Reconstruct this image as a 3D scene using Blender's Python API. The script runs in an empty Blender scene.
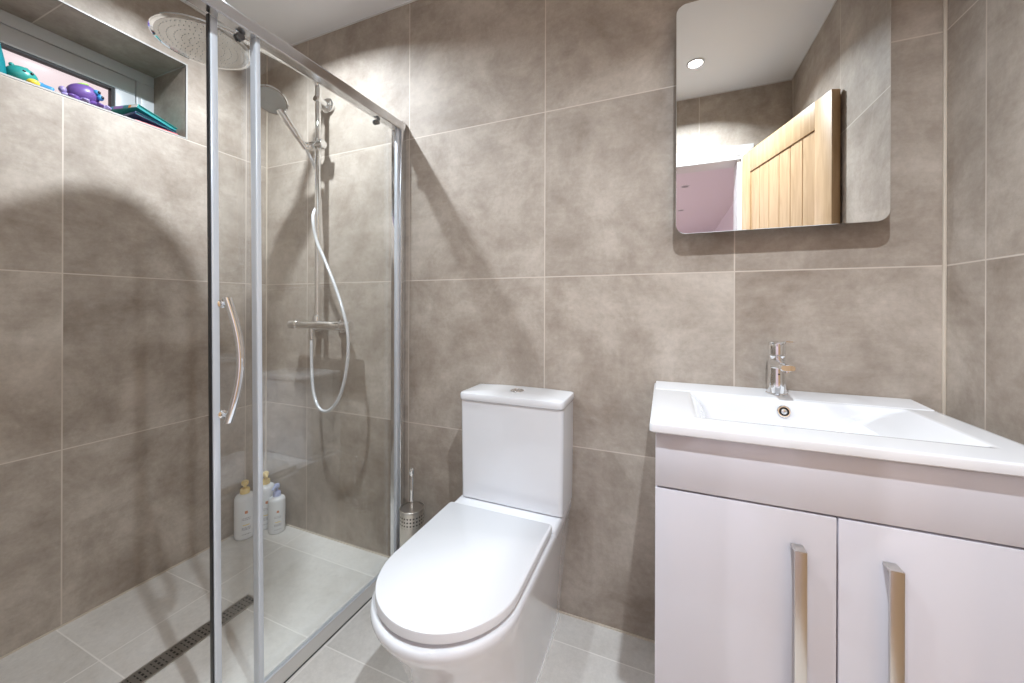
import bpy, bmesh, math, random
from mathutils import Vector, Matrix
random.seed(7)
sc = bpy.context.scene
COL = sc.collection

# ------------------------------------------------------------------ camera
cam_d = bpy.data.cameras.new('camera')
cam = bpy.data.objects.new('camera', cam_d); COL.objects.link(cam)
YAW, ROLL = math.radians(22.1207), math.radians(0.1883)
fw = Vector((-math.sin(YAW), math.cos(YAW), 0)); rt = Vector((math.cos(YAW), math.sin(YAW), 0)); up = Vector((0, 0, 1))
r2 = rt*math.cos(ROLL) + up*math.sin(ROLL); u2 = -rt*math.sin(ROLL) + up*math.cos(ROLL)
M = Matrix((r2, u2, -fw)).transposed().to_4x4()
M.translation = (1.8923, -1.3016, 1.0912)
cam.matrix_world = M
cam_d.sensor_width = 36; cam_d.sensor_fit = 'HORIZONTAL'
cam_d.lens = 372.95/1024*36
cam_d.shift_x = 0.0; cam_d.shift_y = -(341.5-306.78)/1024
cam_d.clip_start = 0.005
sc.camera = cam

# ------------------------------------------------------------------ daylight, exposure
w = bpy.data.worlds.new('world'); sc.world = w; w.use_nodes = True
w.node_tree.nodes['Background'].inputs[0].default_value = (0.86, 0.72, 0.74, 1)
w.node_tree.nodes['Background'].inputs[1].default_value = 1.2
sc.view_settings.view_transform = 'Standard'
sc.view_settings.look = 'None'
sc.view_settings.gamma = 1.0
sc.view_settings.use_curve_mapping = False
sc.view_settings.exposure = 0.0
sc.cycles.max_bounces = 14; sc.cycles.diffuse_bounces = 7; sc.cycles.glossy_bounces = 8
sc.cycles.transparent_max_bounces = 24; sc.cycles.transmission_bounces = 10
sc.cycles.sample_clamp_indirect = 6.0; sc.cycles.caustics_reflective = False
sc.cycles.blur_glossy = 0.4

# room, metres
W = 2.56; CH = 2.383; YF = -1.355; YT = -1.475; YH = -6.2
def lamp(name, x, y, z, energy, col=(1, .985, .965), size=.075, spread=math.pi):
    l = bpy.data.lights.new(name, 'AREA'); l.shape = 'DISK'; l.size = size; l.energy = energy; l.color = col; l.spread = spread
    o = bpy.data.objects.new(name, l); o.location = (x, y, z); COL.objects.link(o); return o
DOWN = [(2.045, -1.0, 18.5, 134), (0.53, -0.45, 22.5, 148), (1.20, -1.0, 7.0, 155)]
HALL = [(2.1, -3.18, 0), (2.1, -4.24, 0), (0.6, -3.18, 45.0), (0.6, -4.24, 45.0)]  # lit left pair is added out of view to brighten the hallway
LC = (.85, .93, 1.0)

# ------------------------------------------------------------------ materials
def mat(name, col, rough=.5, metal=0, coat=0, spec=.5):
    m = bpy.data.materials.new(name); m.use_nodes = True
    b = m.node_tree.nodes['Principled BSDF']
    b.inputs['Base Color'].default_value = (*col, 1); b.inputs['Roughness'].default_value = rough
    b.inputs['Metallic'].default_value = metal; b.inputs['Coat Weight'].default_value = coat
    b.inputs['Coat Roughness'].default_value = .03
    b.inputs['Specular IOR Level'].default_value = spec
    return m
class NT:
    def __init__(s, m): s.m = m; s.t = m.node_tree; s.b = s.t.nodes.get('Principled BSDF')
    def n(s, typ, **kw):
        x = s.t.nodes.new(typ)
        for k, v in kw.items(): setattr(x, k, v)
        return x
    def l(s, a, b): s.t.links.new(a, b)
    def math(s, op, a, b=None, c=None):
        x = s.n('ShaderNodeMath', operation=op)
        for i, v in enumerate((a, b, c)):
            if v is None: continue
            if isinstance(v, (int, float)): x.inputs[i].default_value = v
            else: s.l(v, x.inputs[i])
        return x.outputs[0]
    def ramp(s, fac, stops):
        r = s.n('ShaderNodeValToRGB'); e = r.color_ramp.elements
        while len(e) < len(stops): e.new(.5)
        for k, (p, c) in zip(e, stops): k.position = p; k.color = (*c, 1)
        s.l(fac, r.inputs[0]); return r.outputs[0]
    def mix(s, fac, a, b, mode='MIX'):
        x = s.n('ShaderNodeMix', data_type='RGBA', blend_type=mode)
        if isinstance(fac, (int, float)): x.inputs[0].default_value = fac
        else: s.l(fac, x.inputs[0])
        for i, v in ((6, a), (7, b)):
            if isinstance(v, tuple): x.inputs[i].default_value = (*v, 1)
            else: s.l(v, x.inputs[i])
        return x.outputs[2]

def tile_mat(name, ua, u0, pu, va, v0, pv, cols, grout, rough=.62, half=.0017, bump=.05):
    m = mat(name, cols[1], rough); k = NT(m)
    pos = k.n('ShaderNodeNewGeometry').outputs['Position']
    sep = k.n('ShaderNodeSeparateXYZ'); k.l(pos, sep.inputs[0])
    def axis(a, o, p):
        u = k.math('DIVIDE', k.math('SUBTRACT', sep.outputs['XYZ'.index(a)], o), p)
        d = k.math('MULTIPLY', k.math('PINGPONG', u, 0.5), p)
        return d, k.math('FLOOR', u)
    du, cu = axis(ua, u0, pu); dv, cv = axis(va, v0, pv)
    d = k.math('MINIMUM', du, dv)
    mr = k.n('ShaderNodeMapRange', interpolation_type='SMOOTHSTEP'); k.l(d, mr.inputs[0])
    mr.inputs[1].default_value = half*.7; mr.inputs[2].default_value = half*1.4
    mr.inputs[3].default_value = 1; mr.inputs[4].default_value = 0
    cell = k.n('ShaderNodeCombineXYZ'); k.l(cu, cell.inputs[0]); k.l(cv, cell.inputs[1])
    wn = k.n('ShaderNodeTexWhiteNoise', noise_dimensions='3D'); k.l(cell.outputs[0], wn.inputs[0])
    off = k.n('ShaderNodeVectorMath', operation='MULTIPLY_ADD')
    k.l(wn.outputs['Color'], off.inputs[0]); off.inputs[1].default_value = (7, 7, 7); k.l(pos, off.inputs[2])
    v = off.outputs[0]
    def noise(s, det, ro, dist=0, vec=v):
        n = k.n('ShaderNodeTexNoise'); k.l(vec, n.inputs['Vector'])
        n.inputs['Scale'].default_value = s; n.inputs['Detail'].default_value = det
        n.inputs['Roughness'].default_value = ro; n.inputs['Distortion'].default_value = dist
        return n.outputs['Fac']
    big = noise(3.4, 7, .66, .5); mid = noise(9, 8, .7, .3); fine = noise(70, 5, .75)
    st = k.n('ShaderNodeVectorMath', operation='MULTIPLY'); k.l(v, st.inputs[0]); st.inputs[1].default_value = (6, 6, 30)
    streak = noise(1.0, 5, .7, .8, st.outputs[0])
    s = k.math('ADD', k.math('MULTIPLY', big, .56), k.math('ADD', k.math('MULTIPLY', mid, .33), k.math('MULTIPLY', streak, .11)))
    base = k.ramp(s, [(.34, cols[0]), (.5, cols[1]), (.66, cols[2])])
    fr = k.ramp(fine, [(.25, (.90, .90, .90)), (.75, (1.08, 1.08, 1.08))])
    base = k.mix(1.0, base, fr, 'MULTIPLY')
    tv = k.math('MULTIPLY_ADD', wn.outputs['Value'], .10, .95)
    tc = k.n('ShaderNodeCombineXYZ'); [k.l(tv, tc.inputs[i]) for i in range(3)]
    base = k.mix(1.0, base, tc.outputs[0], 'MULTIPLY')
    out = k.mix(mr.outputs[0], base, grout)
    k.l(out, k.b.inputs['Base Color'])
    k.l(k.math('MULTIPLY_ADD', mid, .25, rough-.12), k.b.inputs['Roughness'])
    h = k.math('SUBTRACT', k.math('MULTIPLY', s, .3), mr.outputs[0])
    bp = k.n('ShaderNodeBump'); bp.inputs['Strength'].default_value = bump; bp.inputs['Distance'].default_value = .002
    k.l(h, bp.inputs['Height']); k.l(bp.outputs[0], k.b.inputs['Normal'])
    return m

TC = [(.245, .195, .155), (.395, .338, .286), (.56, .495, .432)]
GR = (.60, .53, .46)
M_back = tile_mat('taupe concrete tile back', 'X', .891, .6, 'Z', 0, .6, TC, GR)
M_left = tile_mat('taupe concrete tile left', 'Y', -.703, .6, 'Z', 0, .6, TC, GR)
M_right = tile_mat('taupe concrete tile right', 'Y', -.129, .6, 'Z', 0, .6, TC, GR)
FC = [(.58, .545, .50), (.68, .65, .61), (.76, .735, .70)]
M_floor = tile_mat('pale concrete floor tile', 'X', .29, .6, 'Y', -.116, .3, FC, (.84, .81, .77), rough=.55)
M_ceil = mat('white ceiling paint', (.89, .91, .94), .55)
M_hallwall = mat('pale pink hall paint', (.78, .73, .78), .6)
M_hallfloor = mat('hall floor', (.35, .26, .18), .5)
M_seal = mat('beige silicone', (.62, .55, .46), .45)
M_wsel = mat('white silicone', (.80, .79, .77), .35)
M_edge = mat('satin pale edge trim', (.40, .385, .365), .45, .1)
M_white = mat('white gloss paint', (.70, .70, .71), .3)
M_pvc = mat('grey white window plastic', (.62, .64, .66), .35)
M_gask = mat('black gasket', (.012, .012, .013), .6)
M_chrome = mat('polished chrome', (.86, .87, .88), .04, 1)
M_alu = mat('polished aluminium', (.74, .75, .77), .14, 1)
M_alus = mat('satin silver aluminium', (.72, .77, .84), .3, .3)
M_rail = mat('rail in reflected floor tone', (.62, .60, .57), .3, .25)  # pale colour stands in for the lit floor mirrored in the metal
M_rol = mat('grey nylon roller', (.16, .165, .175), .3, .3)
M_dark = mat('dark seal rubber and shadow gap', (.02, .021, .024), .4)
M_cer = mat('white glazed ceramic', (.77, .78, .81), .05, 0, .5)
M_seat = mat('white toilet seat plastic', (.78, .79, .82), .2)
M_gloss = mat('white gloss lacquer', (.66, .655, .71), .12, 0, .3)
M_carc = mat('white board', (.62, .61, .63), .4)
M_steel = mat('brushed steel', (.60, .58, .55), .3, 1)
M_bot = mat('white bottle plastic', (.84, .85, .87), .25)
M_yel = mat('pale yellow pump plastic', (.86, .66, .28), .35)
M_lil = mat('lilac blue pump plastic', (.50, .55, .82), .35)
M_org = mat('orange label ink', (.62, .22, .06), .5)
M_ink = mat('grey label ink', (.28, .27, .30), .5)
M_teal = mat('teal rubber', (.03, .30, .27), .35)
M_teald = mat('deep teal plastic', (.01, .22, .26), .35)
M_purp = mat('purple rubber', (.14, .075, .27), .35)
M_lav = mat('lavender rubber', (.30, .24, .46), .4)
M_lime = mat('lime green rubber', (.35, .62, .10), .4)
M_yell = mat('yellow rubber', (.85, .62, .06), .4)
M_blue = mat('sky blue rubber', (.04, .25, .50), .4)
M_black = mat('black', (.01, .01, .012), .3)
M_page = mat('book pages', (.02, .25, .25), .7)
M_paper = mat('white book pages', (.72, .70, .66), .8)
M_pink = mat('pink red card', (.75, .20, .22), .5)
M_navy = mat('dark blue cover', (.015, .05, .12), .35)
M_orange = mat('orange print', (.80, .28, .04), .4)
M_lilac = mat('violet print', (.30, .14, .50), .4)

M_mirror = mat('mirror silver', (.86, .87, .86), .0, 1)
m = bpy.data.materials.new('shower glass'); m.use_nodes = True; k = NT(m); k.t.nodes.remove(k.b)
lw = k.n('ShaderNodeLayerWeight'); lw.inputs[0].default_value = .5
tr = k.n('ShaderNodeBsdfTransparent'); tr.inputs[0].default_value = (.993, .998, .995, 1)
gl = k.n('ShaderNodeBsdfGlossy'); gl.inputs['Roughness'].default_value = .0; gl.inputs[0].default_value = (1, 1, 1, 1)
fac = k.math('MULTIPLY_ADD', k.math('POWER', lw.outputs['Facing'], 5.0), .945, .055)
mx = k.n('ShaderNodeMixShader'); k.l(fac, mx.inputs[0]); k.l(tr.outputs[0], mx.inputs[1]); k.l(gl.outputs[0], mx.inputs[2])
k.l(mx.outputs[0], k.t.nodes['Material Output'].inputs[0]); M_glass = m
m = bpy.data.materials.new('frosted window glass'); m.use_nodes = True; k = NT(m); k.t.nodes.remove(k.b)
tr = k.n('ShaderNodeBsdfTransparent'); tr.inputs[0].default_value = (.97, .97, .97, 1)
gl = k.n('ShaderNodeBsdfGlossy'); gl.inputs['Roughness'].default_value = .1
mx = k.n('ShaderNodeMixShader'); mx.inputs[0].default_value = .03
k.l(tr.outputs[0], mx.inputs[1]); k.l(gl.outputs[0], mx.inputs[2])
k.l(mx.outputs[0], k.t.nodes['Material Output'].inputs[0]); M_pane = m
m = bpy.data.materials.new('lamp lens'); m.use_nodes = True; k = NT(m)
k.b.inputs['Emission Color'].default_value = (1, .97, .93, 1); k.b.inputs['Emission Strength'].default_value = 25; M_lens = m
M_unlit = mat('unlit lamp lens', (.25, .24, .25), .3)
# oak
m = mat('oiled oak', (.55, .34, .17), .45); k = NT(m)
tcn = k.n('ShaderNodeTexCoord'); mp = k.n('ShaderNodeMapping'); k.l(tcn.outputs['Object'], mp.inputs[0])
mp.inputs['Scale'].default_value = (9, 9, .9)
nz = k.n('ShaderNodeTexNoise'); k.l(mp.outputs[0], nz.inputs['Vector']); nz.inputs['Scale'].default_value = 4; nz.inputs['Detail'].default_value = 8; nz.inputs['Distortion'].default_value = 1.2
k.l(k.ramp(nz.outputs['Fac'], [(.3, (.47, .30, .155)), (.5, (.54, .355, .195)), (.7, (.60, .41, .235))]), k.b.inputs['Base Color']); M_oak = m
# drain grate: pairs of dark slots
m = mat('slotted drain steel', (.30, .285, .26), .35, .8); k = NT(m)
pos = k.n('ShaderNodeNewGeometry').outputs['Position']; sp = k.n('ShaderNodeSeparateXYZ'); k.l(pos, sp.inputs[0])
a = k.math('LESS_THAN', k.math('PINGPONG', k.math('DIVIDE', sp.outputs[1], .0128), .5), .22)
b2 = k.math('LESS_THAN', k.math('PINGPONG', k.math('DIVIDE', k.math('SUBTRACT', sp.outputs[0], .4555), .0160), .5), .30)
c2 = k.math('LESS_THAN', k.math('PINGPONG', k.math('DIVIDE', sp.outputs[1], .0384), .5), .34)
f = k.math('MULTIPLY', k.math('MULTIPLY', a, b2), c2)
k.l(k.mix(f, (.30, .285, .26), (.012, .012, .012)), k.b.inputs['Base Color'])
k.l(k.math('SUBTRACT', .8, k.math('MULTIPLY', f, .8)), k.b.inputs['Metallic']); M_grate = m
# perforated brush holder: three rows of small holes round a drum centred on its own origin
m = mat('perforated steel', (.66, .63, .58), .28, .9); k = NT(m)
tcn = k.n('ShaderNodeTexCoord'); sp = k.n('ShaderNodeSeparateXYZ'); k.l(tcn.outputs['Object'], sp.inputs[0])
ang = k.math('ARCTAN2', sp.outputs[1], sp.outputs[0])
ud = k.math('MULTIPLY', k.math('PINGPONG', k.math('MULTIPLY', ang, 24/6.28318), .5), .0123)
vd = k.math('MULTIPLY', k.math('PINGPONG', k.math('DIVIDE', sp.outputs[2], .0135), .5), .0135)
rr = k.math('SQRT', k.math('ADD', k.math('MULTIPLY', ud, ud), k.math('MULTIPLY', vd, vd)))
hole = k.math('LESS_THAN', rr, .0032)
band = k.math('MULTIPLY', k.math('GREATER_THAN', sp.outputs[2], .245), k.math('LESS_THAN', sp.outputs[2], .290))
f = k.math('MULTIPLY', hole, band)
k.l(k.mix(f, (.66, .63, .58), (.01, .01, .01)), k.b.inputs['Base Color'])
k.l(k.math('SUBTRACT', .9, k.math('MULTIPLY', f, .9)), k.b.inputs['Metallic']); M_perf = m

# ------------------------------------------------------------------ mesh helpers
OFF = {}
def obj(name, bm, mtl, parent=None, sharp=35, origin=None):
    """link a bmesh built in world coordinates as one mesh object"""
    if parent is not None: o0 = OFF[parent.name]
    elif origin is not None: o0 = Vector(origin)
    else:
        vs = [v.co for v in bm.verts]
        o0 = Vector(((min(v.x for v in vs)+max(v.x for v in vs))/2, (min(v.y for v in vs)+max(v.y for v in vs))/2, min(v.z for v in vs)))
    bmesh.ops.recalc_face_normals(bm, faces=bm.faces)
    bmesh.ops.translate(bm, verts=bm.verts, vec=-o0)
    me = bpy.data.meshes.new(name); bm.to_mesh(me); bm.free()
    for mm in (mtl if isinstance(mtl, (list, tuple)) else [mtl]): me.materials.append(mm)
    for p in me.polygons: p.use_smooth = True
    me.set_sharp_from_angle(angle=math.radians(sharp))
    o = bpy.data.objects.new(name, me); COL.objects.link(o)
    if parent is not None: o.parent = parent
    else: o.location = o0
    OFF[o.name] = o0
    return o
def thing(name, loc, label, cat, group=None, kind=None):
    o = bpy.data.objects.new(name, None); COL.objects.link(o); o.location = loc; o.empty_display_size = .05
    OFF[o.name] = Vector(loc); return tag(o, label, cat, group, kind)
def tag(o, label=None, cat=None, group=None, kind=None):
    if label: o['label'] = label
    if cat: o['category'] = cat
    if group: o['group'] = group
    if kind: o['kind'] = kind
    return o
def struct(name, bm, m, label=None, parent=None):
    o = obj(name, bm, m, parent)
    if parent is None: tag(o, label, None, None, 'structure')
    return o
def merge(bm, b2):
    me = bpy.data.meshes.new('t'); b2.to_mesh(me); b2.free(); bm.from_mesh(me); bpy.data.meshes.remove(me); return bm
def box(bm, x0, x1, y0, y1, z0, z1, bev=0, seg=2):
    b = bmesh.new(); bmesh.ops.create_cube(b, size=1)
    for v in b.verts: v.co = ((x0+x1)/2+v.co.x*(x1-x0), (y0+y1)/2+v.co.y*(y1-y0), (z0+z1)/2+v.co.z*(z1-z0))
    if bev: bmesh.ops.bevel(b, geom=list(b.edges), offset=bev, segments=seg, affect='EDGES', profile=.5)
    return merge(bm, b)
def frame_axes(d):
    d = Vector(d).normalized(); a = Vector((0, 0, 1)) if abs(d.z) < .9 else Vector((1, 0, 0))
    s = d.cross(a).normalized(); return s, d.cross(s).normalized(), d
def rings(bm, loops, cap=True, closed=True):
    vs = [[bm.verts.new(p) for p in lp] for lp in loops]
    n = len(loops[0])
    for a, b in zip(vs, vs[1:]):
        for i in range(n if closed else n-1):
            j = (i+1) % n; bm.faces.new((a[i], a[j], b[j], b[i]))
    if cap:
        for r in ((vs[0], vs[-1]) if cap is True else (vs[-1],)):
            try: bm.faces.new(r)
            except ValueError: pass
    return bm
def tube(bm, pts, r, n=16, cap=True):
    pts = [Vector(p) for p in pts]; rs = r if isinstance(r, (list, tuple)) else [r]*len(pts)
    loops = []; s = None
    for i, p in enumerate(pts):
        d = (pts[min(i+1, len(pts)-1)]-pts[max(i-1, 0)]).normalized()
        if s is None: s = frame_axes(d)[0]
        s = (s-d*s.dot(d)).normalized(); t = d.cross(s)
        loops.append([p+(s*math.cos(q)+t*math.sin(q))*rs[i] for q in [2*math.pi*k/n for k in range(n)]])
    return rings(bm, loops, cap)
def lathe(bm, c, d, prof, n=40):
    """prof: (radius, distance along d)"""
    s, t, d = frame_axes(d); c = Vector(c)
    loops = [[c+d*h+(s*math.cos(q)+t*math.sin(q))*max(r, 1e-5) for q in [2*math.pi*k/n for k in range(n)]] for r, h in prof]
    return rings(bm, loops)
def smooth_path(pts, k=8):
    pts = [Vector(p) for p in pts]; out = []
    for i in range(len(pts)-1):
        p0, p1, p2, p3 = pts[max(i-1, 0)], pts[i], pts[i+1], pts[min(i+2, len(pts)-1)]
        for j in range(k):
            t = j/k; out.append(.5*((2*p1)+(p2-p0)*t+(2*p0-5*p1+4*p2-p3)*t*t+(3*p1-p0-3*p2+p3)*t**3))
    out.append(pts[-1]); return out
def rrect(x0, x1, y0, y1, r, n=6):
    """rounded rectangle, (x, y) points"""
    out = []
    for cx, cy, a in ((x1-r, y1-r, 0), (x0+r, y1-r, 90), (x0+r, y0+r, 180), (x1-r, y0+r, 270)):
        for k in range(n+1):
            q = math.radians(a+90*k/n); out.append((cx+r*math.cos(q), cy+r*math.sin(q)))
    return out
def ico(bm, c, r, sub=3, rot=None):
    b = bmesh.new(); bmesh.ops.create_icosphere(b, subdivisions=sub, radius=1)
    sx, sy, sz = r if isinstance(r, (list, tuple)) else (r, r, r)
    for v in b.verts:
        p = Vector((v.co.x*sx, v.co.y*sy, v.co.z*sz))
        if rot: p = rot @ p
        v.co = p+Vector(c)
    return merge(bm, b)
B = bmesh.new

# ------------------------------------------------------------------ setting
struct('wall_back', box(B(), -.28, W+.1, 0, .1, -.02, CH+.02), M_back, 'taupe tiled wall behind the toilet')
NY0, NY1, NZ0, NZ1, ND = -1.20, -.352, 1.808, 2.118, -.265
b = B()
box(b, -.28, 0, YT, NY0, -.02, CH+.02); box(b, -.28, 0, NY1, 0, -.02, CH+.02)
box(b, -.28, 0, NY0, NY1, -.02, NZ0); box(b, -.28, 0, NY0, NY1, NZ1, CH+.02)
struct('wall_left', b, M_left, 'taupe tiled shower wall with window recess')
struct('wall_right', box(B(), W, W+.1, YT, 0, -.02, CH+.02), M_right, 'grey tiled wall beside the vanity')
DX0, DX1, DZ = 1.605, 2.315, 1.985
b = B()
box(b, 0, DX0, YT, YF, -.02, CH+.02); box(b, DX1, W, YT, YF, -.02, CH+.02); box(b, DX0, DX1, YT, YF, DZ, CH+.02)
struct('wall_front', b, M_back, 'taupe tiled wall around the doorway')
struct('floor', box(B(), 0, W, YF, 0, -.02, 0), M_floor, 'pale tiled floor')
struct('ceiling', box(B(), 0, W, YF, 0, CH, CH+.02), M_ceil, 'white ceiling')
# hallway beyond the doorway
struct('floor_hallway', box(B(), -.5, 2.80, YH, YF, -.04, -.001), M_hallfloor)
struct('ceiling_hallway', box(B(), -.5, 2.80, YH, YT, 2.38, 2.40), M_hallwall)
struct('wall_hallway_right', box(B(), 2.68, 2.80, YH, YT, -.02, 2.40), M_hallwall)
struct('wall_hallway_left', box(B(), -.5, -.4, YH, YT, -.02, 2.40), M_hallwall)
struct('wall_hallway_far', box(B(), -.5, 2.80, YH-.1, YH, -.02, 2.40), M_hallwall)
b = B(); box(b, -.5, DX0-.02, YT-.01, YT, -.02, 2.40); box(b, DX1+.02, 2.80, YT-.01, YT, -.02, 2.40); box(b, DX0-.02, DX1+.02, YT-.01, YT, DZ, 2.40)
struct('wall_hallway_near', b, M_hallwall)
# door lining and architrave
b = B()
for x0, x1 in ((DX0-.06, DX0+.002), (DX1-.002, DX1+.06)): box(b, x0, x1, YF-.001, YF+.014, 0, DZ+.062, .003)
box(b, DX0-.06, DX1+.06, YF-.001, YF+.0145, DZ, DZ+.062, .003)
box(b, DX0-.001, DX0+.02, YT-.01, YF, 0, DZ); box(b, DX1-.02, DX1+.001, YT-.01, YF, 0, DZ); box(b, DX0, DX1, YT-.01, YF+.0115, DZ-.02, DZ+.001)
struct('trim_1', b, M_white, 'white painted door architrave and lining')
# silicone beads and joints
struct('trim_2', box(B(), W-.007, W, -.007, 0, 0, CH, .002), M_seal, 'beige sealant bead in the corner behind the vanity')
struct('trim_3', box(B(), 0, .004, -.004, 0, 0, CH), M_seal, 'beige sealant bead in the shower corner')
b = B(); box(b, 0, W, -.004, 0, 0, .005); box(b, 0, .004, YF, 0, 0, .005); box(b, W-.004, W, YF, 0, 0, .005)
struct('trim_4', b, M_seal, 'beige sealant bead along the floor edge')
b = B(); box(b, 0, W, -.004, 0, CH-.005, CH); box(b, 0, .004, YF, 0, CH-.005, CH); box(b, W-.004, W, YF, 0, CH-.005, CH); box(b, 0, W, YF, YF+.004, CH-.005, CH)
struct('trim_5', b, M_white, 'white caulk line along the ceiling edge')
b = B(); e = .006
box(b, -.004, .0015, NY0-e, NY1+e, NZ0-e, NZ0); box(b, -.004, .0015, NY0-e, NY1+e, NZ1, NZ1+e)
box(b, -.004, .0015, NY1, NY1+e, NZ0, NZ1); box(b, -.004, .0015, NY0-e, NY0, NZ0, NZ1)
struct('trim_6', b, M_edge, 'pale edge strip around the window recess')
b = B(); box(b, ND, -.004, NY1-.003, NY1, NZ1-.003, NZ1); box(b, ND, -.004, NY1-.003, NY1, NZ0, NZ0+.003)
struct('trim_7', b, M_edge, 'pale grout joint in the recess corner')
# window
win = thing('window_1', (-.25, (NY0+NY1)/2, NZ0), 'wide low bathroom window in the recess', None, None, 'structure')
def ringbox(y0, y1, z0, z1, t, x0, x1, bev=.002, tb=None):
    b = B(); tb = tb or t
    box(b, x0, x1, y0, y1, z1-t, z1, bev); box(b, x0, x1, y0, y1, z0, z0+tb, bev)
    box(b, x0, x1, y0, y0+t, z0+tb, z1-t, bev); box(b, x0, x1, y1-t, y1, z0+tb, z1-t, bev); return b
obj('window_frame', ringbox(NY0, NY1, NZ0, NZ1, .047, -.28, -.238, .003, .014), M_pvc, win)
obj('frame_jamb', box(B(), -.279, -.2375, NY1-.062, NY1-.046, NZ0+.014, NZ1-.046, .002), M_pvc, win)
obj('window_seal', ringbox(NY0+.04, NY1-.04, NZ0+.008, NZ1-.04, .014, -.275, -.246, 0), M_gask, win)
obj('window_sash', ringbox(NY0+.051, NY1-.066, NZ0+.016, NZ1-.051, .066, -.278, -.232, .004, .03), M_pvc, win)
g = obj('window_glazing_gasket', ringbox(NY0+.113, NY1-.129, NZ0+.042, NZ1-.113, .013, -.262, -.236, 0), M_gask, win)
obj('window_pane', box(B(), -.262, -.256, NY0+.12, NY1-.12, NZ0+.042, NZ1-.112), M_pane, win)
# oak door, open into the room
dd = thing('door_1', (2.312, -1.352, .006), 'boarded oak door standing open beside the right wall', 'door', None, 'structure')
ang = math.atan2(.655, .208); DL, DT, DH = .69, .034, 1.972
def door_part(name, bm, m, parent):
    rot = Matrix.Rotation(ang, 4, 'Z'); rot.translation = Vector((2.312, -1.352, .006)); bm.transform(rot); return obj(name, bm, m, parent)
st, sh = .095, .10
for x0, x1 in ((0, st), (DL-st, DL)): door_part('stile', box(B(), x0, x1, -DT, 0, 0, DH, .0015), M_oak, dd)
for z0, z1 in ((DH-.12, DH), (.92, 1.06), (0, .20)): door_part('rail', box(B(), st, DL-st, -DT, 0, z0, z1, .0015), M_oak, dd)
for z0, z1 in ((.2, .92), (1.06, DH-.12)):
    b = B(); n = 6; wd = (DL-2*st)/n
    for i in range(n): box(b, st+i*wd+.0005, st+(i+1)*wd-.0005, -DT+.006, -.006, z0, z1, .003, 1)
    door_part('board_panel', b, M_oak, dd)
hd = door_part('door_handle', tube(lathe(B(), (DL-.05, 0, 1.0), (0, 1, 0), [(0, 0), (.026, 0), (.026, .007), (.009, .008), (.009, .04), (0, .04)], 24), [(DL-.05, .035, 1.0), (DL-.17, .035, 1.0)], .009, 12), M_chrome, dd)
hd2 = door_part('door_handle', tube(lathe(B(), (DL-.05, -DT, 1.0), (0, -1, 0), [(0, 0), (.026, 0), (.026, .007), (.009, .008), (.009, .04), (0, .04)], 24), [(DL-.05, -DT-.035, 1.0), (DL-.17, -DT-.035, 1.0)], .009, 12), M_chrome, dd)

# ------------------------------------------------------------------ recessed lights
def downlight(x, y, z, e, label, group, col=(1, .985, .965), spread=math.radians(165)):
    t = thing('ceiling_downlight', (x, y, z-.006), label, 'ceiling light', group)
    obj('trim_ring', lathe(B(), (x, y, z), (0, 0, -1), [(.034, 0), (.043, 0), (.043, .004), (.041, .006), (.036, .006), (.034, .003), (.034, 0)], 40), M_white, t)
    obj('lens', lathe(B(), (x, y, z), (0, 0, -1), [(0, 0), (.0335, 0), (.0335, .002), (0, .002)], 32), M_lens if e else M_unlit, t)
    if e: lamp('downlight_lamp', x, y, z-.007, e, col, .042, spread)
for (x, y, e, sp), lb in zip(DOWN, ('lit round recessed ceiling light shining in the mirror', 'round recessed ceiling light over the rain shower head', 'round recessed ceiling light above the toilet seat')):
    downlight(x, y, CH, e, lb, 'bathroom ceiling lights', LC, math.radians(sp))
for (x, y, e), lb in zip(HALL, ('nearer hallway ceiling light by the right hallway wall', 'farther hallway ceiling light by the right hallway wall', 'nearer added unseen hallway light by the left hallway wall', 'farther added unseen hallway light by the left hallway wall')):
    downlight(x, y, 2.38, e, lb, 'hallway ceiling lights', (.96, .95, 1.0))

# ------------------------------------------------------------------ shower enclosure
enc = thing('shower_enclosure', (.855, -.68, 0), 'sliding glass shower screen with silver rails and curved chrome handle', 'shower screen')
def lean(bm):
    for v in bm.verts:
        y = max(v.co.y, -.74); v.co.x += y*(.014+.044*max(v.co.z, 0)/1.85); v.co.z += -.022*y*max(v.co.z, 0)/1.85
    return bm
def cuts(bm, n=4): return bm
XR0, XR1 = .826, .880
def ybox(bm, x0, x1, ys, z0, z1, bev=0):
    for a, c in zip(ys, ys[1:]): box(bm, x0, x1, c, a, z0, z1, bev)
    return bm
EY = YF+.002
# top rail: hollow box with a lower lip, lofted along Y so that it can follow the screen
def yloft(sec, ys):
    return rings(B(), [[(x, y, z) for x, z in sec] for y in ys])
YS = [-.002, -.2, -.4, -.6, -.74, EY]
top = [(XR0, 1.840), (XR0+.003, 1.837), (.848, 1.837), (.848, 1.829), (.874, 1.829), (.877, 1.832), (.877, 1.862), (.872, 1.869), (.834, 1.869), (XR0, 1.862)]
obj('top_rail', lean(yloft(top, YS)), M_alu, enc, 30)
bot = [(XR0, 0), (XR0, .010), (.830, .013), (.852, .013), (.854, .030), (.866, .030), (.868, .026), (.884, .010), (.886, .006), (.886, 0)]
br = obj('bottom_rail', lean(yloft(bot, YS)), M_rail, enc, 30)
obj('rail_shadow_gap', lean(yloft([(.886, 0), (.886, .003), (.8885, .003), (.8885, 0)], YS)), M_dark, br)  # dark strip painted in for the thin shadow gap at the rail edge
obj('glass_gasket', lean(yloft([(.8545, .030), (.8545, .034), (.8655, .034), (.8655, .030)], YS[:4])), M_alus, br)
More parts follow.
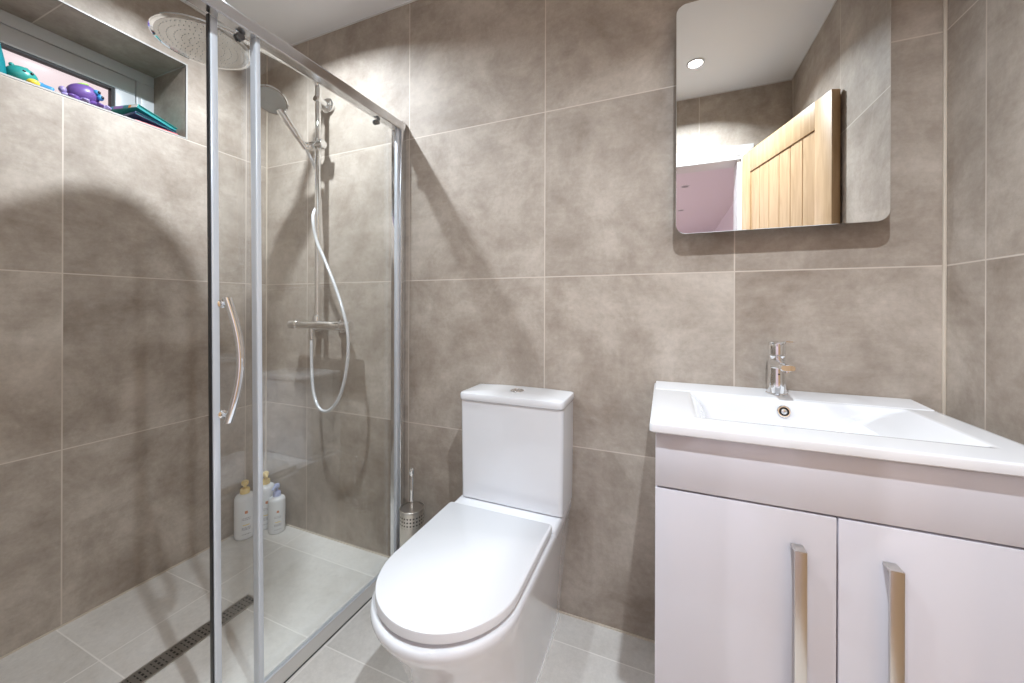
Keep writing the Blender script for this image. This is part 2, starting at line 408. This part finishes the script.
for y0, y1 in ((-.030, -.001), (EY, EY+.03)):
    b = B(); box(b, .822, .876, y0, y1, .0, 1.870, .003); box(b, .845, .851, y0-.004 if y0 > -.5 else y1, y0 if y0 > -.5 else y1+.004, .03, 1.82)
    obj('wall_profile', lean(b), M_alu, enc)
fx = obj('fixed_panel', lean(yloft([(.857, .024), (.863, .024), (.863, 1.832), (.857, 1.832)], [-.03, -.2, -.4, -.596])), M_glass, enc)
obj('panel_edge_strip', lean(box(box(B(), .853, .867, -.606, -.592, .028, 1.832, .003), .840, .853, -.604, -.598, .028, 1.832, .001)), M_alus, fx)
obj('panel_wall_seal', lean(box(B(), .852, .868, -.046, -.030, .028, 1.832, .003)), M_alus, fx)
dr = obj('sliding_door', lean(yloft([(.832, .026), (.838, .026), (.838, 1.832), (.832, 1.832)], [-.06, -.2, -.4, -.6, -.692])), M_glass, enc)
obj('door_stile', lean(box(B(), .829, .842, -.702, -.684, .024, 1.833, .003)), M_alus, dr)
obj('door_edge_seal', lean(box(B(), .829, .842, -.7055, -.7025, .024, 1.833, .002)), M_dark, dr)
for y in (-.13, -.63):
    obj('roller', lean(lathe(lathe(B(), (.838, y, 1.822), (1, 0, 0), [(0, 0), (.010, 0), (.010, .008), (.005, .010), (0, .010)], 24), (.832, y, 1.822), (-1, 0, 0), [(0, 0), (.010, 0), (.010, .005), (0, .005)], 24)), M_rol, dr)
hb = B(); HY = -.672
pth = []
for i in range(25):
    t = i/24; z = .782+.322*t; bow = math.sin(math.pi*t); pth.append((.872+.022*bow, HY+.018*bow-.012, z))
loops = []
for i, p in enumerate(pth):
    a, c = .007, .010
    loops.append([(p[0]+a*math.cos(q), p[1]+c*math.sin(q), p[2]) for q in [2*math.pi*j/16 for j in range(16)]])
rings(hb, loops)
for z in (.80, 1.088):
    lathe(hb, (.838, HY-.008, z), (1, 0, 0), [(0, 0), (.011, 0), (.011, .006), (.006, .008), (.006, .036), (0, .036)], 20)
    lathe(hb, (.832, HY-.008, z), (-1, 0, 0), [(0, 0), (.011, 0), (.012, .004), (.010, .010), (0, .012)], 20)
obj('door_handle', lean(hb), M_chrome, dr, 40)
# floor drain
dn = thing('shower_drain', (.472, -.75, 0), 'long slotted steel drain channel in the shower floor', 'drain')
obj('grate', box(B(), .4445, .4995, -1.145, -.375, .0005, .0022), M_grate, dn)
obj('drain_frame', ringbox(0, 1, 0, 1, .1, 0, 1) if False else box(box(box(box(B(), .440, .4444, -1.15, -.37, 0, .003), .4996, .504, -1.15, -.37, 0, .003), .4444, .4996, -.3748, -.37, 0, .003), .4444, .4996, -1.15, -1.1452, 0, .003), M_steel, dn)

# ------------------------------------------------------------------ shower column
col = thing('shower_mixer', (.43, -.06, .95), 'chrome riser rail with bar valve and large round rain head', 'shower')
RX, RY = .432, -.062
rise = [(RX, RY, 1.02), (RX, RY, 1.5), (RX, RY, 2.08)] + [(RX, RY-.035*(1-math.cos(q)), 2.08+.035*math.sin(q)) for q in [math.pi/2*j/8 for j in range(1, 9)]]
rise += [(RX-.004, -.2, 2.112), (RX-.005, -.32, 2.100), (RX-.006, -.45, 2.085)] + [(.428, -.487, 2.077), (.428, -.508, 2.060), (.428, -.515, 2.03)]
obj('riser_pipe', tube(B(), rise, .0125, 18), M_chrome, col, 60)
HX, HYc, HZ, HR = .428, -.515, 1.985, .138
rh = obj('rain_head', lathe(B(), (HX, HYc, HZ), (0, 0, 1), [(0, -.001), (HR-.006, -.001), (HR, .002), (HR, .006), (HR-.008, .010), (.05, .014), (.024, .022), (.018, .045), (.013, .05), (0, .05)], 72), M_chrome, col)
obj('spray_plate', lathe(B(), (HX, HYc, HZ-.001), (0, 0, -1), [(0, 0), (HR-.012, 0), (HR-.0125, .0008), (0, .0008)], 64), mat('chrome in dark reflection tone', (.48, .48, .47), .08, 1), rh)  # chrome underside, darkened in its colour to imitate the wall's reflection
b = B()
for ring in range(1, 7):
    n = ring*8
    for i in range(n):
        q = 2*math.pi*i/n+ring*.2; r = ring*.019
        lathe(b, (HX+r*math.cos(q), HYc+r*math.sin(q), HZ-.0015), (0, 0, -1), [(.0017, 0), (.0012, .0012), (0, .0013)], 6)
tag(obj('nozzles', b, mat('grey silicone nozzles', (.32, .33, .34), .4), rh), None, None, None, 'stuff')
b = B(); lathe(b, (RX, 0, 2.03), (0, -1, 0), [(0, 0), (.034, 0), (.035, .004), (.035, .012), (.030, .017), (.014, .019), (.012, .05), (.015, .052), (.015, .075), (.013, .078), (0, .078)], 32)
obj('wall_bracket', b, M_chrome, col)
b = B(); lathe(b, (RX-.042, RY-.004, 1.822), (1, 0, 0), [(0, 0), (.017, 0), (.0205, .004), (.0205, .078), (.017, .083), (0, .083)], 24)
lathe(b, (RX, RY, 1.80), (0, 0, 1), [(.0128, 0), (.022, 0), (.022, .048), (.0128, .048)], 24)
tube(b, [(RX-.03, RY-.01, 1.822), (RX-.045, RY-.035, 1.822)], .012, 16)
obj('slider_holder', b, M_chrome, col)
vb = obj('valve_bar', lathe(B(), (.318, -.068, 1.005), (1, 0, 0), [(0, 0), (.019, 0), (.0205, .003), (.0205, .265), (.019, .268), (0, .268)], 32), M_chrome, col)
obj('valve_knob', lathe(B(), (.268, -.068, 1.005), (1, 0, 0), [(0, 0), (.018, 0), (.0215, .004), (.0215, .046), (.019, .0495), (0, .0495)], 24), M_chrome, col)
obj('valve_knob', lathe(B(), (.5865, -.068, 1.005), (1, 0, 0), [(0, 0), (.019, 0), (.0215, .004), (.0215, .046), (.018, .0495), (0, .0495)], 24), M_chrome, col)
for x in (.378, .528):
    obj('wall_union', lathe(B(), (x, 0, 1.0), (0, -1, 0), [(0, 0), (.032, 0), (.033, .003), (.031, .012), (.018, .016), (.016, .02), (.016, .05), (0, .05)], 28), M_chrome, col)
obj('riser_collar', lathe(B(), (RX, RY-.004, 1.015), (0, 0, 1), [(0, 0), (.018, 0), (.018, .03), (.015, .036), (0, .036)], 24), M_chrome, col)
obj('hose_outlet', lathe(B(), (.405, -.070, .99), (0, 0, -1), [(0, 0), (.012, 0), (.012, .028), (.009, .03), (.008, .05), (0, .05)], 20), M_chrome, col)
# hand shower with its hose
HC = Vector((.375, -.24, 1.952)); nrm = Vector((.27, -.45, -.85)).normalized()
hs = thing('hand_shower', (.385, -.10, 1.80), 'round chrome hand shower with white hose clipped on the riser rail', 'hand shower')
b = B(); lathe(b, HC, nrm, [(0, -.022), (.028, -.020), (.054, -.010), (.062, -.002), (.064, .004), (.062, .008), (0, .008)], 48)
hd = obj('spray_head', b, M_chrome, hs)
obj('spray_face', lathe(B(), HC+nrm*.008, nrm, [(0, 0), (.056, 0), (.055, .0025), (.018, .003), (.017, .0015), (0, .0015)], 40), mat('frosted grey spray plate', (.50, .53, .54), .3), hd)
h0 = Vector((.408, -.104, 1.795)); h1 = HC-nrm*.006+(h0-HC).normalized()*.066
obj('handle', tube(B(), smooth_path([h0, h0.lerp(h1, .35), h0.lerp(h1, .75), h1, HC-nrm*.008+(h0-HC).normalized()*.045], 6), [.013]*6+[.0155]*6+[.0165]*6+[.0155]*7, 20), M_chrome, hs, 60)
hz = [(.409, -.105, 1.795), (.410, -.078, 1.755), (.406, -.046, 1.71), (.4045, -.037, 1.64), (.412, -.045, 1.565), (.441, -.094, 1.49), (.460, -.092, 1.386), (.511, -.092, 1.293), (.569, -.092, 1.183), (.616, -.092, 1.075), (.644, -.09, .968), (.640, -.09, .84), (.602, -.09, .708), (.535, -.085, .635), (.470, -.08, .632), (.427, -.075, .695), (.408, -.070, .803), (.405, -.070, .945)]
obj('hose', tube(B(), smooth_path(hz, 8), .0068, 14), mat('silver white hose', (.80, .82, .86), .22, .35), hs, 80)

# ------------------------------------------------------------------ toilet
TX = 1.411
tl = thing('toilet', (TX, -.35, 0), 'white close coupled toilet with closed lid against the tiled wall', 'toilet')
def dloop(cx, hw, yb, yf, z, rb=.02, n=28):
    """rear corners rounded, half-ellipse nose; yb rear, yf front"""
    pts = []; yc = yf+hw*1.02
    for k in range(n+1):
        q = math.pi+math.pi*k/n; pts.append((cx+hw*math.cos(q), yc+(yc-yf)*math.sin(q), z))
    for cxx, cyy, a in ((cx+hw-rb, yb-rb, 0), (cx-hw+rb, yb-rb, 90)):
        for k in range(6):
            q = math.radians(a+90*k/5); pts.append((cxx+rb*math.cos(q), cyy+rb*math.sin(q), z))
    return pts
L = [(.1435, -.545, 0), (.146, -.547, .03), (.152, -.560, .10), (.1605, -.584, .19), (.169, -.620, .27), (.1765, -.660, .335), (.180, -.681, .365), (.1825, -.693, .385), (.1835, -.697, .396), (.1825, -.696, .406), (.178, -.690, .411)]
b = rings(B(), [dloop(TX, hw, -.006, yf, z) for hw, yf, z in L])
pan = obj('pan', b, M_cer, tl, 50)
b = B(); box(b, TX-.1840, TX+.1840, -.222, -.0055, .385, .4245, .010, 3)
obj('deck', b, M_cer, pan)
obj('fixing_cap', lathe(B(), (TX+.1435, -.245, .055), (1, 0, 0), [(0, -.002), (.009, -.002), (.009, .002), (.006, .004), (0, .0045)], 20), M_white, tl)
b = rings(B(), [dloop(TX, .1495, -.004, -.551, 0), dloop(TX, .1465, -.004, -.548, .006)])
obj('sealant_bead', b, M_wsel, tl)
lo = [(.165, -.670, .410), (.166, -.672, .413), (.166, -.672, .419), (.165, -.671, .4205)]
obj('seat', rings(B(), [dloop(TX, hw, -.232, yf, z, .012) for hw, yf, z in lo]), M_seat, tl, 40)
lo = [(.174, -.682, .4205), (.1765, -.686, .422), (.1765, -.686, .438), (.1755, -.685, .4415), (.1735, -.6825, .4430)]
obj('lid', rings(B(), [dloop(TX+.001, hw, -.226-(.1765-hw)*.5, yf, z, .010) for hw, yf, z in lo]), M_seat, tl, 40)
for sx in (-.075, .075):
    obj('hinge', lathe(B(), (TX+sx-.02, -.222, .428), (1, 0, 0), [(0, 0), (.008, 0), (.008, .04), (0, .04)], 16), M_chrome, tl)
TC2 = 1.418
b = rings(B(), [[(x, y, z) for x, y in rrect(TC2-hw, TC2+hw, -yd, -.003, .014)] for hw, yd, z in ((.176, .153, .426), (.1805, .157, .429), (.1825, .159, .60), (.1835, .161, .7665))])
ci = obj('cistern', b, M_cer, tl, 40)
b = rings(B(), [[(x, y, z) for x, y in rrect(TC2-hw, TC2+hw, -yd, -.002, .016)] for hw, yd, z in ((.180, .160, .7675), (.1850, .165, .7685), (.1865, .1665, .772), (.1865, .1665, .788), (.1845, .1645, .792), (.178, .158, .794), (.10, .10, .7955))])
cl = obj('cistern_lid', b, M_cer, tl, 40)
b = B(); lathe(b, (TC2, -.083, .795), (0, 0, 1), [(0, 0), (.024, 0), (.024, .003), (.0225, .005), (.019, .0055), (.0185, .004), (0, .004)], 36)
fb = obj('flush_button', b, M_chrome, cl)
# toilet brush in holder
bh = thing('toilet_brush_holder', (.984, -.098, 0), 'round perforated steel brush pot beside the shower screen', 'brush holder')
obj('pot', lathe(B(), (.984, -.098, 0), (0, 0, 1), [(0, 0), (.045, 0), (.046, .002), (.046, .300), (.0455, .303), (.042, .303), (.042, .02), (0, .018)], 56), M_perf, bh)
obj('rim_band', lathe(B(), (.984, -.098, .298), (0, 0, 1), [(.0462, 0), (.0475, .001), (.0475, .009), (.0462, .010), (.0415, .010), (.0415, 0)], 56), M_steel, bh)
tb = thing('toilet_brush', (.984, -.098, .03), 'steel handled toilet brush standing in the perforated pot', 'toilet brush')
obj('brush_handle', lathe(B(), (.984, -.098, .06), (0, 0, 1), [(0, 0), (.006, 0), (.006, .245), (.0075, .25), (.0075, .355), (.006, .358), (.006, .372), (.0105, .375), (.0115, .385), (.0105, .398), (.007, .402), (0, .403)], 24), M_chrome, tb)
obj('pot_cover', lathe(B(), (.984, -.098, .302), (0, 0, 1), [(0, 0), (.040, 0), (.040, .004), (.010, .007), (0, .007)], 40), M_steel, tb)
obj('bristle_head', lathe(B(), (.984, -.098, .03), (0, 0, 1), [(0, 0), (.030, .004), (.036, .03), (.034, .07), (.008, .085), (0, .085)], 32), M_bot, tb)

# ------------------------------------------------------------------ vanity
VX0, VX1, VY, CTZ = 1.865, 2.497, -.460, .846
va = thing('vanity_unit', ((VX0+VX1)/2, -.22, 0), 'white gloss two door vanity cabinet under the washbasin', 'cabinet')
FX0, FX1 = 1.877, 2.488; FY = -.447
b = B(); cy = FY+.019
box(b, FX0, FX0+.016, cy, -.004, .002, .826, .0008); box(b, FX1-.016, FX1, cy, -.004, .002, .826, .0008)
box(b, FX0+.016, FX1-.016, -.020, -.004, .085, .70); box(b, FX0+.016, FX1-.016, cy, -.020, .085, .101)
obj('carcass', b, M_carc, va)
obj('top_panel', box(B(), FX0, FX1, FY, FY+.0185, .7105, .826, .0015), M_gloss, va)
mid = 2.188
for x0, x1, hx in ((FX0, mid-.0013, mid-.062), (mid+.0013, FX1, mid+.072)):
    d = obj('cabinet_door', box(B(), x0, x1, FY, FY+.0185, .085, .7065, .0015), M_gloss, va)
    b = B(); z0, z1 = .345, .646
    box(b, hx-.0095, hx+.0095, FY-.026, FY-.020, z0, z1, .0008); box(b, hx-.0095, hx+.0095, FY-.0205, FY, z1-.006, z1, .0008); box(b, hx-.0095, hx+.0095, FY-.0205, FY, z0, z0+.006, .0008)
    obj('handle', b, M_steel, d)
obj('plinth', box(B(), FX0+.001, FX1-.001, FY+.006, FY+.018, .002, .081), M_carc, va)
ws = thing('washbasin', ((VX0+VX1)/2, -.23, .826), 'white rectangular ceramic basin top on the vanity cabinet', 'washbasin')
b = B()
def lp(x0, x1, y0, y1, r, z, rear=None):
    return [(x, y, z if rear is None else z+max(0, (y+.105)/.105)*rear) for x, y in rrect(x0, x1, y0, y1, r, 6)]
x0, x1 = VX0, VX1
oy = VY+.086
rings(b, [lp(x0+.003, x1-.003, VY+.003, -.003, .006, .8265), lp(x0, x1, VY, -.002, .008, .829), lp(x0, x1, VY, -.002, .008, CTZ-.004),
          lp(x0+.0012, x1-.0012, VY+.0012, -.003, .007, CTZ-.001), lp(x0+.004, x1-.004, VY+.004, -.004, .006, CTZ), lp(x0+.012, x1-.012, VY+.012, -.010, .006, CTZ),
          lp(1.952, 2.445, oy-.008, -.098, .012, CTZ), lp(1.960, 2.437, oy, -.104, .012, CTZ), lp(1.9625, 2.434, oy+.002, -.1065, .013, CTZ-.0012),
          lp(1.967, 2.428, oy+.004, -.109, .014, CTZ-.005), lp(1.985, 2.365, oy+.006, -.1127, .016, CTZ-.020),
          lp(1.993, 2.330, oy+.008, -.1157, .018, CTZ-.032), lp(2.005, 2.308, oy+.014, -.1257, .022, CTZ-.072), lp(2.015, 2.298, oy+.022, -.134, .03, CTZ-.090), lp(2.030, 2.285, oy+.038, -.150, .03, CTZ-.098), lp(2.06, 2.26, oy+.06, -.175, .03, CTZ-.1)], cap='end')
# raised tap ledge along the wall
led = [(-.101, CTZ-.001), (-.0985, CTZ+.0012), (-.094, CTZ+.0020), (-.012, CTZ+.0066), (-.006, CTZ+.0070), (-.003, CTZ+.0055), (-.003, CTZ-.001)]
rings(b, [[(x, y, z) for y, z in led] for x in (x0+.006, x0+.0075, x1-.0075, x1-.006)])
obj('basin', b, M_cer, ws, 28)
b = lathe(B(), (2.188, -.1155, CTZ-.030), (0, -1, .26), [(.0115, 0), (.0155, 0), (.0155, .002), (.0140, .0035), (.0115, .0035), (.0110, .001)], 32)
ov = obj('overflow_ring', b, M_chrome, ws)
obj('overflow_hole', lathe(B(), (2.188, -.1155, CTZ-.030), (0, -1, .26), [(0, .0008), (.0118, .0008), (.0118, .0014), (0, .0014)], 24), M_black, ov)
obj('overflow_cap', lathe(B(), (2.188, -.1155, CTZ-.030), (0, -1, .26), [(0, .001), (.0070, .001), (.0070, .003), (.005, .0042), (0, .0045)], 24), M_chrome, ov)
obj('waste_plug', lathe(B(), (2.17, -.24, CTZ-.105), (0, 0, 1), [(0, 0), (.03, 0), (.03, .004), (.02, .008), (0, .009)], 32), M_chrome, ws)
# mixer tap
TPX, TPY, TZ = 2.187, -.052, CTZ+.0035
tp = thing('basin_mixer_tap', (TPX, TPY, TZ), 'small chrome monobloc mixer tap standing on the basin ledge', 'tap')
b = lathe(B(), (TPX, TPY, TZ), (0, 0, 1), [(0, 0), (.0265, 0), (.0265, .003), (.0235, .005), (.0225, .03), (.0205, .07), (.0205, .095), (.0215, .104), (.0225, .108), (0, .108)], 40)
obj('tap_body', b, M_chrome, tp)
b = B()
def sloop(y, hw, zc, hh): return [(TPX+hw*math.copysign(abs(math.cos(q))**.6, math.cos(q)), y, zc+hh*math.copysign(abs(math.sin(q))**.6, math.sin(q))) for q in [2*math.pi*j/20 for j in range(20)]]
rings(b, [sloop(TPY-.005, .0195, TZ+.086, .016), sloop(TPY-.03, .0185, TZ+.088, .013), sloop(TPY-.07, .0175, TZ+.089, .010), sloop(TPY-.100, .0165, TZ+.087, .009), sloop(TPY-.105, .015, TZ+.087, .007)])
lathe(b, (TPX, TPY-.092, TZ+.080), (0, 0, -1), [(0, 0), (.010, 0), (.010, .005), (0, .006)], 20)
spt = obj('spout', b, M_chrome, tp)
b = lathe(B(), (TPX, TPY, TZ+.109), (0, 0, 1), [(0, 0), (.0195, 0), (.021, .002), (.0215, .024), (.0205, .034), (.018, .037), (0, .037)], 40)
def lloop(t, hw, hh): 
    y = TPY+.012-.075*t; z = TZ+.143+.008*t
    return [(TPX+.012*t+hw*math.copysign(abs(math.cos(q))**.5, math.cos(q)), y, z+hh*math.copysign(abs(math.sin(q))**.5, math.sin(q))) for q in [2*math.pi*j/16 for j in range(16)]]
rings(b, [lloop(0, .016, .004), lloop(.3, .017, .0042), lloop(.7, .0135, .0035), lloop(1, .0105, .0028), lloop(1.03, .008, .0015)])
obj('lever', b, M_chrome, tp)
obj('temperature_mark', lathe(B(), (TPX, TPY-.0213, TZ+.058), (0, -1, 0), [(0, 0), (.0022, 0), (.0022, .0006), (0, .0006)], 12), M_dark, tp)

# ------------------------------------------------------------------ mirror
MX0, MX1, MZ0, MZ1, MD = 1.926, 2.429, 1.3145, 2.014, -.055
mr = thing('wall_mirror', ((MX0+MX1)/2, -.03, MZ0), 'rectangular frameless mirror with rounded corners above the basin', 'mirror')
pts = rrect(MX0, MX1, MZ0, MZ1, .028, 10)
b = rings(B(), [[(x, MD+.005, z) for x, z in pts], [(x, MD+.001, z) for x, z in pts], [(MX0+.5*(MX1-MX0)+(x-(MX0+MX1)/2)*.996, MD, MZ0+.5*(MZ1-MZ0)+(z-(MZ0+MZ1)/2)*.997) for x, z in pts]])
obj('mirror_glass', b, M_mirror, mr, 15)
obj('back_box', box(B(), MX0+.04, MX1-.04, MD+.0055, -.001, MZ0+.04, MZ1-.04, .004), M_white, mr)

# ------------------------------------------------------------------ bottles in the shower
def bottle(x, y, r, h, pump_m, facing, label):
    t = thing('pump_bottle', (x, y, 0), label, 'bottle', 'pump bottles in the shower corner')
    obj('bottle_body', lathe(B(), (x, y, 0), (0, 0, 1), [(0, .001), (r*.90, .001), (r*.97, .005), (r, .014), (r, h*.86), (r*.97, h*.91), (r*.86, h*.955), (r*.62, h*.99), (r*.42, h), (0, h)], 48), M_bot, t, 60)
    b = lathe(B(), (x, y, h), (0, 0, 1), [(0, 0), (r*.46, 0), (r*.46, .018), (r*.40, .022), (r*.16, .024), (r*.14, .040), (0, .040)], 32)
    pm = obj('pump_collar', b, pump_m, t)
    d = Vector((math.cos(facing), math.sin(facing), 0))
    b = lathe(B(), (x, y, h+.038), (0, 0, 1), [(0, 0), (r*.30, 0), (r*.34, .004), (r*.34, .014), (r*.26, .019), (0, .020)], 28)
    c = Vector((x, y, h+.049))
    tube(b, [c, c+d*.018, c+d*.032-Vector((0, 0, .003)), c+d*.036-Vector((0, 0, .008))], [.0075, .007, .006, .0052], 14)
    obj('pump_head', b, pump_m, t)
    # printed front: a square mark and lines of small print, facing the room
    f0 = math.atan2(-1.3-y, 1.9-x)+.12
    def patch(a0, a1, z0, z1, bb):
        n = 5; rr = r*1.004
        lo = [(x+rr*math.cos(f0+a0+(a1-a0)*i/n), y+rr*math.sin(f0+a0+(a1-a0)*i/n)) for i in range(n+1)]
        vs = [[bb.verts.new((px, py, z)) for px, py in lo] for z in (z0, z1)]
        for i in range(n): bb.faces.new((vs[0][i], vs[0][i+1], vs[1][i+1], vs[1][i]))
        return bb
    b = patch(-.13, .13, h*.60, h*.66, B()); obj('square_emblem', b, M_org, t)
    b = patch(-.32, .30, h*.335, h*.35, B()); obj('label_stripe', b, M_yell, t)
    rnd = random.Random(int(x*1000))
    for i, z in enumerate((.49, .455, .28, .255, .23, .13)):
        a = -.40; b = B()
        while a < .36:
            wd = rnd.uniform(.05, .14); patch(a, min(a+wd, .40), h*z, h*(z+.013), b); a += wd+.045
        obj('print_line', b, M_ink, t)
bottle(.055, -.138, .043, .205, M_yel, -.6, 'large white pump bottle with yellow pump nearest the window wall')
bottle(.068, -.048, .041, .212, M_yel, -.5, 'white bottle with yellow pump behind the lilac topped bottle')
bottle(.157, -.054, .0365, .172, M_lil, -1.1, 'shorter white pump bottle with lilac blue pump')

# ------------------------------------------------------------------ things in the window recess
SZ = NZ0
# purple octopus bath toy
oc = thing('octopus_bath_toy', (-.055, -.632, SZ), 'purple rubber octopus toy on the window sill beside the books', 'bath toy')
b = B(); rot = Matrix.Rotation(.35, 3, 'X')
ico(b, (-.058, -.636, SZ+.046), (.036, .043, .036), 4, rot)
bd = obj('body', b, M_purp, oc, 80)
for i, (y, x, z) in enumerate(((-.684, -.04, .013), (-.675, -.02, .010), (-.645, -.012, .009), (-.610, -.012, .010), (-.588, -.02, .012), (-.580, -.05, .012))):
    s = Vector((-.052, -.632+(y+.632)*.5, SZ+.024)); e1 = Vector((x, y, SZ+z))
    tube_b = tube(B(), smooth_path([s, s.lerp(e1, .6)+Vector((0, 0, -.004)), e1, e1+Vector((.006, (y+.632)*.10, .008))], 5), [.013]*5+[.011]*5+[.009]*5+[.005], 14)
    obj('tentacle', tube_b, M_purp if i % 2 else M_lav, oc, 80)
for yy, zz in ((-.602, .046), (-.611, .060)):
    ey = obj('eye', ico(B(), (-.030, yy, SZ+zz), .010, 3), M_blue, oc, 80)
    obj('pupil', ico(B(), (-.022, yy+.003, SZ+zz+.001), .005, 2), M_black, ey, 80)
obj('spot', ico(B(), (-.050, -.640, SZ+.0785), (.013, .016, .005), 3, rot), M_lime, oc, 80)
obj('tail_knob', ico(B(), (-.045, -.690, SZ+.033), (.010, .010, .012), 3), M_lav, oc, 80)
# teal hippo squirter
hp = thing('hippo_bath_toy', (-.055, -.762, SZ), 'teal rubber animal toy with yellow snout on the window sill', 'bath toy')
b = B(); ico(b, (-.058, -.776, SZ+.032), (.031, .035, .031), 4)
obj('body', b, M_teal, hp, 80)
for yy in (-.796, -.766):
    ea = obj('ear', ico(B(), (-.060, yy, SZ+.060), (.006, .006, .007), 3), M_teal, hp, 80)
obj('snout', ico(B(), (-.036, -.758, SZ+.016), (.016, .016, .012), 3), M_yell, hp, 80)
for yy in (-.778, -.762):
    obj('eye', ico(B(), (-.031, yy, SZ+.042), .0045, 2), M_black, hp, 80)
obj('foot', tube(B(), smooth_path([(-.045, -.750, SZ+.016), (-.035, -.735, SZ+.013), (-.028, -.715, SZ+.009)], 5), [.013]*5+[.011]*5+[.008], 14), M_blue, hp, 80)
# teal beaker at the picture edge
bk = thing('bath_beaker', (-.055, -.845, SZ), 'tall teal plastic beaker beside the teal animal toy', 'beaker')
obj('cup', lathe(B(), (-.055, -.845, SZ), (0, 0, 1), [(0, .001), (.036, .001), (.039, .006), (.034, .06), (.024, .115), (.020, .125), (.017, .125), (.021, .11), (.030, .06), (.034, .008), (0, .006)], 40), M_teald, bk, 60)
# books
def book(p, a, tilt, ln, wd, th, cover, pages, label, spine=None, roll=0):
    """a: heading of the length; spine runs across the near end"""
    t = thing('childrens_book', p, label, 'book', 'books on the window sill')
    R = Matrix.Translation(Vector(p)) @ Matrix.Rotation(a, 4, 'Z') @ Matrix.Rotation(roll, 4, 'Y') @ Matrix.Rotation(tilt, 4, 'X')
    def put(name, bm, m, par=t):
        bm.transform(R); return obj(name, bm, m, par)
    b = B(); box(b, -wd, 0, 0, ln, 0, .002, .0005); box(b, -wd, 0, 0, ln, th-.002, th, .0005); box(b, -wd, 0, -.001, .002, 0, th, .0005)
    cv = put('cover', b, cover)
    put('pages', box(B(), -wd+.003, -.004, .002, ln-.003, .002, th-.002), pages)
    for (s0, s1), mm in (spine or ()):
        put('spine_print', box(B(), -wd*s1, -wd*s0, -.0018, -.0008, th*.12, th*.88), mm, cv)
book((-.012, -.510, SZ+.001), -.03, 0, .135, .19, .006, M_pink, M_paper, 'thin book with red cover at the bottom of the sill stack')
book((-.010, -.512, SZ+.0285), .04, -.125, .136, .19, .010, M_navy, M_teal, 'dark covered book in the middle of the sill stack')
book((-.010, -.506, SZ+.055), .10, -.243, .140, .19, .016, M_teal, M_page, 'teal book with printed spine tilted on top of the stack',
     (((.01, .20), M_paper), ((.20, .28), M_orange), ((.30, .45), M_teald), ((.45, .75), M_lilac), ((.8, .9), M_blue), ((.90, .97), M_orange)), .08)
